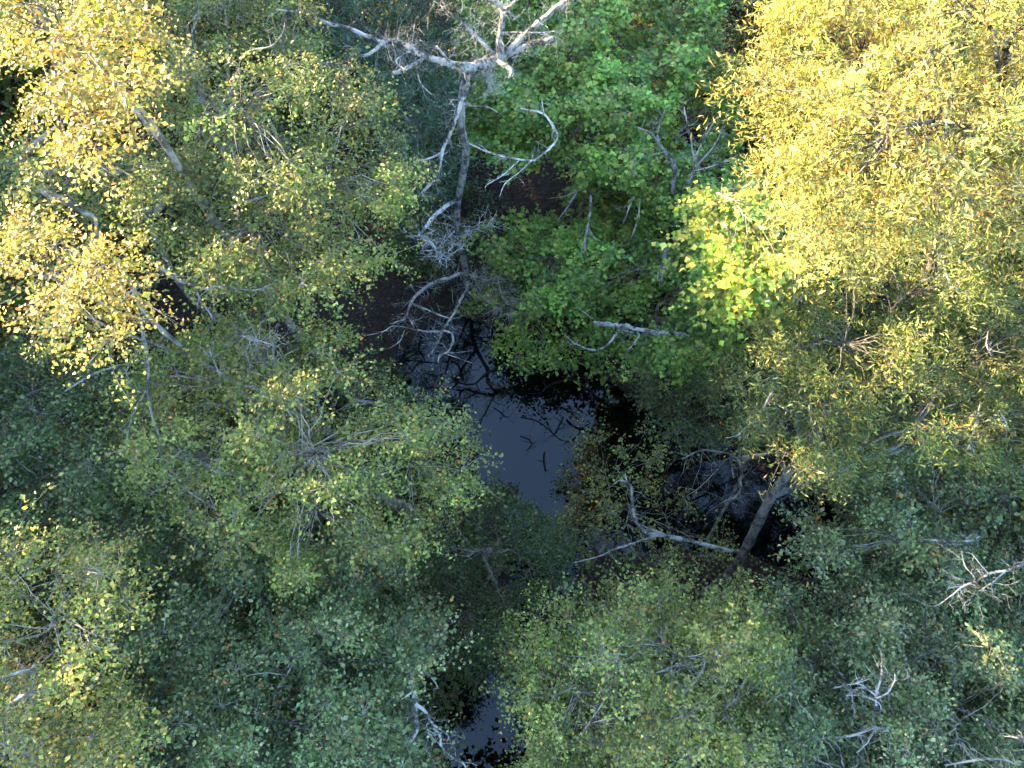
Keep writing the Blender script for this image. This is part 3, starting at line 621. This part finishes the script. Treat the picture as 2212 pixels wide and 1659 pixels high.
# small bare tree between sapling and oak
bs = P(*tf(9, 150, 200), 0); bt = empty('bare_sapling', (bs[0], bs[1], float(ground_h(bs[0], bs[1])))); tag(bt, 'small leafless grey tree with curving twigs beside the leaning oak trunk', 'dead tree')
limb(bt, BARK_PALE, 9, '150,200,22 230,50,20 270,-20,19 330,-130,18 375,-220,18 375,-310,18 330,-360,14 270,-385,13 130,-400,12 40,-365,10 0,-340,7', -.1, 5.6, rng, tw=36, L=.9, name='trunk')
limb(bt, BARK_PALE, 6, '372,1350,16 385,1328,18 440,1310,20 540,1285,20', 4.6, 5.2, rng, tw=10, L=.6, forks=[(6, '382,1330,11 398,1290,9 402,1240,5', 4.7, 5, 2)])
limb(bt, BARK_PALE, 6, '372,1440,14 378,1500,13 345,1560,12 270,1590,9 190,1640,4', 4.3, 4.4, rng, tw=14, L=.7)
limb(bt, BARK_PALE, 6, '330,1440,9 300,1310,7 220,1390,6 110,1500,5 20,1560,3', 3.8, 4.6, rng, tw=16, L=.8)
# dead limbs over the lower right trees
al = tree_of('under the oak'); ar = tree_of('lower right corner'); ay_ = tree_of('yellow-green')
limb(al, DEAD, wscale=.58, tile=9, txt='2330,280,24 2212,330,23 2100,380,24 2000,395,21 1900,450,22 1820,480,16 1740,540,12 1640,610,8 1560,595,4', z0=8.9, z1=8.7, rng=rng, tw=22, L=.5, forks=[
  (9, '1890,450,10 1890,420,15 1830,350,12 1810,270,5', 8.8, 8.9, 4), (9, '1980,398,12 1930,340,10 1875,270,5', 8.8, 8.9, 3), (9, '2090,385,16 2000,460,14 1910,520,8', 8.8, 8.6, 6), (9, '1830,478,9 1740,490,7 1700,520,4', 8.7, 8.7, 3),
  (9, '1890,452,9 1760,420,8 1680,370,4', 8.7, 8.8, 4), (9, '2140,366,9 2090,330,7 2060,300,4', 8.9, 9, 2)])
limb(al, DEAD, 9, '1930,155,6 1860,185,11 1740,190,13 1600,180,11 1480,170,9 1380,90,4', 8.2, 8.0, rng, tw=26, L=.5)
ds = P(*tf(9, 1270, 1420), 0); dsn = empty('dead_sapling', (ds[0], ds[1], float(ground_h(ds[0], ds[1])))); tag(dsn, 'small pale claw-like dead sapling among the lower right leaves', 'dead tree')
w = Wood(); p, r = smooth_path(np.concatenate([[ds - [0, 0, .2]], P(*tf(9, np.array([1268, 1255, 1252]), np.array([1360, 1280, 1240])), np.array([3.5, 7, 8.4]))]), [.07, .06, .05, .035], 4, .1, rng); w.add(p, r, 8); under(w.build('trunk', DEAD, None), dsn)
limb(dsn, DEAD, wscale=.6, tile=9, txt= '1252,1250,22 1255,1170,26 1270,1130,21 1290,1040,19 1285,980,10', z0=8.4, z1=9.1, rng=rng, tw=8, L=.4)
limb(dsn, DEAD, wscale=.6, tile=9, txt= '1252,1190,16 1180,1135,13 1120,1112,11 960,1145,4', z0=8.6, z1=8.9, rng=rng, tw=14, L=.45, forks=[(9, '1120,1112,9 1170,1095,8 1210,1080,4', 8.9, 9)])
limb(dsn, DEAD, wscale=.6, tile=9, txt= '1258,1205,15 1330,1170,12 1370,1100,10 1376,1050,5', z0=8.6, z1=9, rng=rng, tw=10, L=.4)
limb(dsn, DEAD, wscale=.6, tile=9, txt= '1250,1220,12 1150,1190,9 1060,1190,4', z0=8.6, z1=8.7, rng=rng, tw=12, L=.4, forks=[(9, '1262,1230,10 1285,1260,8 1278,1312,4', 8.4, 8.4)])
limb(ar, BARK_PALE, 9, '1330,1415,26 1220,1400,26 1160,1430,22 1060,1455,18 960,1460,7', 8.4, 8.3, rng, tw=12, L=.4, wscale=.7, forks=[(9, '1245,1415,16 1200,1490,12 1130,1560,6', 8.6, 8.4, 4)])
limb(ar, DEAD, 9, '2300,1520,15 2212,1490,14 2150,1460,12 2060,1450,5', 8.5, 8.4, rng, tw=12, L=.4, wscale=.6)
limb(ar, BARK_PALE, 9, '1700,1640,8 1900,1610,10 2060,1600,9 2180,1640,6', 8.6, 8.6, rng, tw=10, L=.4)
for tx, tl, a, fk in [('1930,895,20 1820,922,18 1720,920,17 1640,970,14 1540,1030,6', 8, 10.3, [(8, '1725,915,12 1600,935,10 1440,932,5', 10.3, 10.2, 6), (8, '1705,905,9 1690,840,7 1680,770,4', 10.3, 10.4, 2)]),
    ('1870,1310,18 1830,1330,20 1740,1340,14 1620,1365,7', 8, 10.2, []), ('1800,1110,10 1730,1180,14 1680,1260,12 1610,1360,9 1550,1460,4', 8, 10.3, [(8, '1745,1140,12 1680,1170,12 1520,1165,5', 10.3, 10.2, 6)]),
    ('2260,950,9 2212,970,11 2080,1030,11 1950,1060,5', 8, 10.2, []), ('2190,1290,15 2130,1340,11 1960,1480,9 1860,1570,8 1750,1620,4', 8, 10.2, []), ('2190,1240,14 2060,1240,11 1900,1275,6', 8, 10.2, []),
    ('-20,1200,16 60,1120,15 130,1045,15 250,1085,12 380,1130,5', 9, 10.2, [(9, '130,1045,12 140,980,9 130,930,4', 10.2, 10.3, 2)]), ('-20,1280,14 60,1360,14 130,1460,12 180,1560,6', 9, 10.1, []),
    ('520,1250,7 600,1200,11 700,1160,13 800,1130,7', 9, 9.4, [(9, '700,1165,10 700,1230,9 690,1300,5', 9.4, 9.2, 2), (9, '600,1195,8 550,1150,7 500,1110,4', 9.4, 9.4)]), ('-60,1420,20 20,1540,20 90,1640,14', 9, 10.0, [])]:
    limb(ay_, BARK_PALE, tl, tx, a - 1.0, a - 1.1, rng, tw=12, L=.5, forks=[(f[0], f[1], f[2] - 1.0, f[3] - 1.0) + tuple(f[4:]) for f in fk], wscale=.58)

# ------------------------------------------------------------------ black branches laid in the pool in place of dark reflections
REFL = bark_mat('black_reflection_wood', (.006, .005, .005), (.022, .019, .017), 12, .6)
REFL_BRANCHES = [('thick black branch standing in for a reflection in the pool under the maple edge', [('1340,650,34 1400,705,32 1450,755,30 1510,800,26 1600,860,18 1660,910,8', .03, .03)]),
  ('long curved black branch standing in for a reflection across the right of the pool', [('1210,893,7 1290,888,14 1330,850,16 1400,815,18 1500,800,20 1560,812,12', .04, .06), ('1330,850,9 1310,820,5', .05, .05)]),
  ('bent black branch standing in for a reflection at the head of the pool below the shrub', [('1100,690,16 1010,720,20 930,770,16 870,822,12 810,830,8 750,815,5', .03, .04), ('870,822,8 900,880,5', .03, .03)]),
  ('slender forked black branch standing in for a reflection in the left of the pool', [('640,690,8 648,780,9 670,860,8 690,900,6 695,985,4', .03, .03), ('715,750,9 735,815,8 790,825,6', .03, .03)]),
  ('crooked black twig standing in for a reflection in the middle of the pool', [('930,858,6 1020,862,9 1060,880,8 1115,912,4', .03, .03), ('985,980,6 1030,1010,9 1070,1045,5', .03, .03)]),
  ('branching black stick standing in for a reflection in the lower right of the pool', [('1425,975,12 1480,1010,16 1550,1075,10', .04, .04), ('1440,1040,12 1410,1100,12 1375,1165,8', .03, .03), ('1160,1042,6 1220,1055,8 1280,1075,7 1340,1120,6 1380,1160,4', .03, .03)]),
  ('short black stick standing in for a reflection near the lower end of the pool', [('1160,1165,7 1225,1195,9 1230,1225,8 1200,1262,5', .03, .03)]),
  ('upright black stub standing in for a reflection at the lower end of the pool', [('1318,1270,14 1312,1330,16 1325,1395,12', .05, .03)])]
for lab_, parts in REFL_BRANCHES:
    first, _ = path_of(5, parts[0][0], *parts[0][1:])
    o_ = empty('reflection_branch', tuple(first.mean(0))); tag(o_, lab_, 'branch', 'black branches standing in for reflections in the pool')
    for k_, (tx_, a_, b_) in enumerate(parts):
        limb(o_, REFL, 5, tx_, a_, b_, rng, tw=7, L=.5, sink=0.0, name='stem' if k_ == 0 else 'branch', wscale=.8)

# ------------------------------------------------------------------ forest floor litter
rng = np.random.default_rng(5)
n = 22000
x = rng.uniform(-13, 13, n); y = rng.uniform(-5, 24, n); h = ground_h(x, y); m = h > -.02
xb = rng.uniform(-9, 9, 16000); yb = rng.uniform(-4, 16, 16000); db = water_d(xb, yb); mb = (db > -.4) & (db < 2.2)
x = np.concatenate([x[m], xb[mb]]); y = np.concatenate([y[m], yb[mb]]); h = ground_h(x, y); m = h > -.03; x, y, h = x[m], y[m], h[m]; n = len(x)
V, F, k = leaves_np('round', np.stack([x, y, np.maximum(h, 0) + .012 + rng.uniform(0, .02, n)], -1), rng.uniform(0, 6.3, n), rng.normal(0, .2, n), rng.normal(0, .25, n), rng.uniform(.07, .14, n))
BROWN = [((.06, .028, .016), 4), ((.09, .042, .02), 3), ((.035, .02, .012), 4), ((.14, .08, .04), .4)]
tag(mesh_np('leaf_litter', V, F, LEAF, tint=np.repeat(palette(rng, n, BROWN), k, 0)), 'brown fallen leaves covering the forest floor around the pool', 'leaves', kind='stuff')
x = rng.uniform(-8, 8, 4000); y = rng.uniform(-4, 16, 4000); m = (ground_h(x, y) < -.05) & (rng.random(4000) < .16 + .4*(wander(x, y, 1.3) > .4)); x, y = x[m], y[m]; n = len(x)
V, F, k = leaves_np('round', np.stack([x, y, np.full(n, .004)], -1), rng.uniform(0, 6.3, n), np.zeros(n), np.zeros(n), rng.uniform(.05, .11, n))
V[:, 2] = .004 + (V[:, 2] - .004)*.15
tag(mesh_np('floating_leaves', V, F, LEAF, tint=np.repeat(palette(rng, n, BROWN + DARK), k, 0)), 'scattered fallen leaves floating on the dark pool', 'leaves', kind='stuff')

# ------------------------------------------------------------------ low dark understory added to darken the gaps between the trunks
def copy_tree(o, parent=None):
    c = o.copy(); col.objects.link(c); c.parent = parent
    if parent is not None: c.matrix_parent_inverse = o.matrix_parent_inverse.copy()
    for ch in o.children: copy_tree(ch, c)
    return c
def shrub_tips(r, h, n, seed):
    g = np.random.default_rng(seed); a = g.uniform(0, 6.283, n); q = np.sqrt(g.uniform(0, 1, n))
    return np.stack([40 + r*q*np.cos(a), 40 + r*q*np.sin(a), h*(1 - .35*q*q) - g.uniform(0, .55*h, n)], -1)
SHL = 'dim low understory shrub added to darken gaps on the forest floor between the trees'
sproto = [leafy_tree('understory_shrub', SHL, 'shrub', [], 400 + i, size=.11, pal=[DARK, GREEN, DARK][i], per=80, spray=.6, layers=(), base=(40, 40), tips_world=shrub_tips(1.3, [2.0, 2.6, 3.2][i], 46, 410 + i),
          limbs=4, group='added understory shrubs on the forest floor', trunk_r=.04) for i in range(3)]
rng = np.random.default_rng(9); spots = []
for _ in range(4000):
    x, y = rng.uniform(-12, 12.5), rng.uniform(-5, 23)
    fxy = P(1180, 430, .4)[:2]; f2 = P(760, 600, .4)[:2]; f3 = P(400, 660, .4)[:2]; f4 = P(5, 340, .4)[:2]
    if float(water_d(np.array(x), np.array(y))) < 1.1 or np.hypot(x - fxy[0], y - fxy[1]) < 2.2 or np.hypot(x - f2[0], y - f2[1]) < 2.2 or np.hypot(x - f3[0], y - f3[1]) < 1.5 or np.hypot(x - f4[0], y - f4[1]) < 1.5: continue
    if all((x - a)**2 + (y - b)**2 > 1.75**2 for a, b in spots): spots.append((x, y))
    if len(spots) >= 95: break
for i, (x, y) in enumerate(spots):
    o = sproto[i] if i < 3 else copy_tree(sproto[i % 3])
    o['label'] = 'dim low understory shrub added to darken gaps on the forest floor ' + ('beneath the golden oak' if x > 3.2 and y > 3 else 'beneath the lower right trees' if x > 1.5 else 'behind the dead tree' if y > 12 else 'among the upper left trunks' if y > 6 else 'left of the pool' if y > 2 else 'beneath the lower left trees')
    o.location = (x, y, float(ground_h(x, y))); o.rotation_euler = (0, 0, i*2.4); k = float(rng.uniform(.75, 1.15)); o.scale = (k, k, k)

# ------------------------------------------------------------------ unseen neighbouring trees past the frame; left rows added to block the low sun
def disc_tips(r, n, seed):
    g = np.random.default_rng(seed); a = g.uniform(0, 6.283, n); q = np.sqrt(g.uniform(0, 1, n)); d = g.uniform(0, 1, n)**1.3
    return np.stack([40 + r*q*np.cos(a)*(1 - .3*d), 40 + r*q*np.sin(a)*(1 - .3*d), 15.0 - .45*r*q**2 - 11.5*d], -1)
NBL = 'unseen broad leafy tree added just past the edge of the picture'
proto = [leafy_tree('neighbour_tree', NBL, 'tree', [], 200 + i, size=.19, pal=[OLIVE, GREEN][i], per=90, spray=1.0, layers=(), base=(40, 40),
         tips_world=disc_tips(3.4, 230, 300 + i), limbs=9, group='unseen trees past the edge of the picture', trunk_r=.2) for i in range(2)]
NB = [(-14.5, -3.5, .95), (-14.0, 2.0, 1.04), (-15.0, 6.8, 1.08), (-14.5, 11.8, 1.07), (-14.0, 17, 1.05), (-20.5, 4.5, 1.05), (-21.0, 10.5, 1.1), (-20.0, 17, 1.1), (-20, -2, 1.0), (-27, 8, 1.12), (-27, 15, 1.12), (-26, 21, 1.12), (-20, 23.5, 1.12), (-13, 23.5, 1.0),
      (-17.5, 7.5, 1.08), (-17.5, 14.2, 1.11), (-17.3, 1.0, 1.06), (-24, 6.5, 1.1), (-23.8, 13, 1.12), (-24, 18.5, 1.12), (-17, 20.3, 1.15), (-17.5, -6, .95), (-10.8, 20.3, 1.0), (-10.5, -7, .8),
      (-7.5, 28, .9), (4, 29, .8), (15, 24, .9), (18, 14, .9), (16.5, 3, .8), (-12, -11, .8), (2, -12.5, .7), (14.4, 8.5, .8), (14.3, 2.5, .62), (14.1, -3.2, .55), (11.5, -9, .6), (6.5, -8.2, .58), (.5, -8, .58), (-5.5, -8.2, .62), (11, 15.5, .75)]
for i, (x, y, k) in enumerate(NB):
    o = proto[i] if i < 2 else copy_tree(proto[i % 2])
    o['label'] = 'unseen broad leafy tree added just past the ' + ('left' if x < -10 else 'top' if y > 22 else 'bottom' if y < -8 else 'right') + ' edge of the picture'
    o.location = (x, y, float(ground_h(x, y))); o.rotation_euler = (0, 0, i*2.4); o.scale = (1, 1, k)
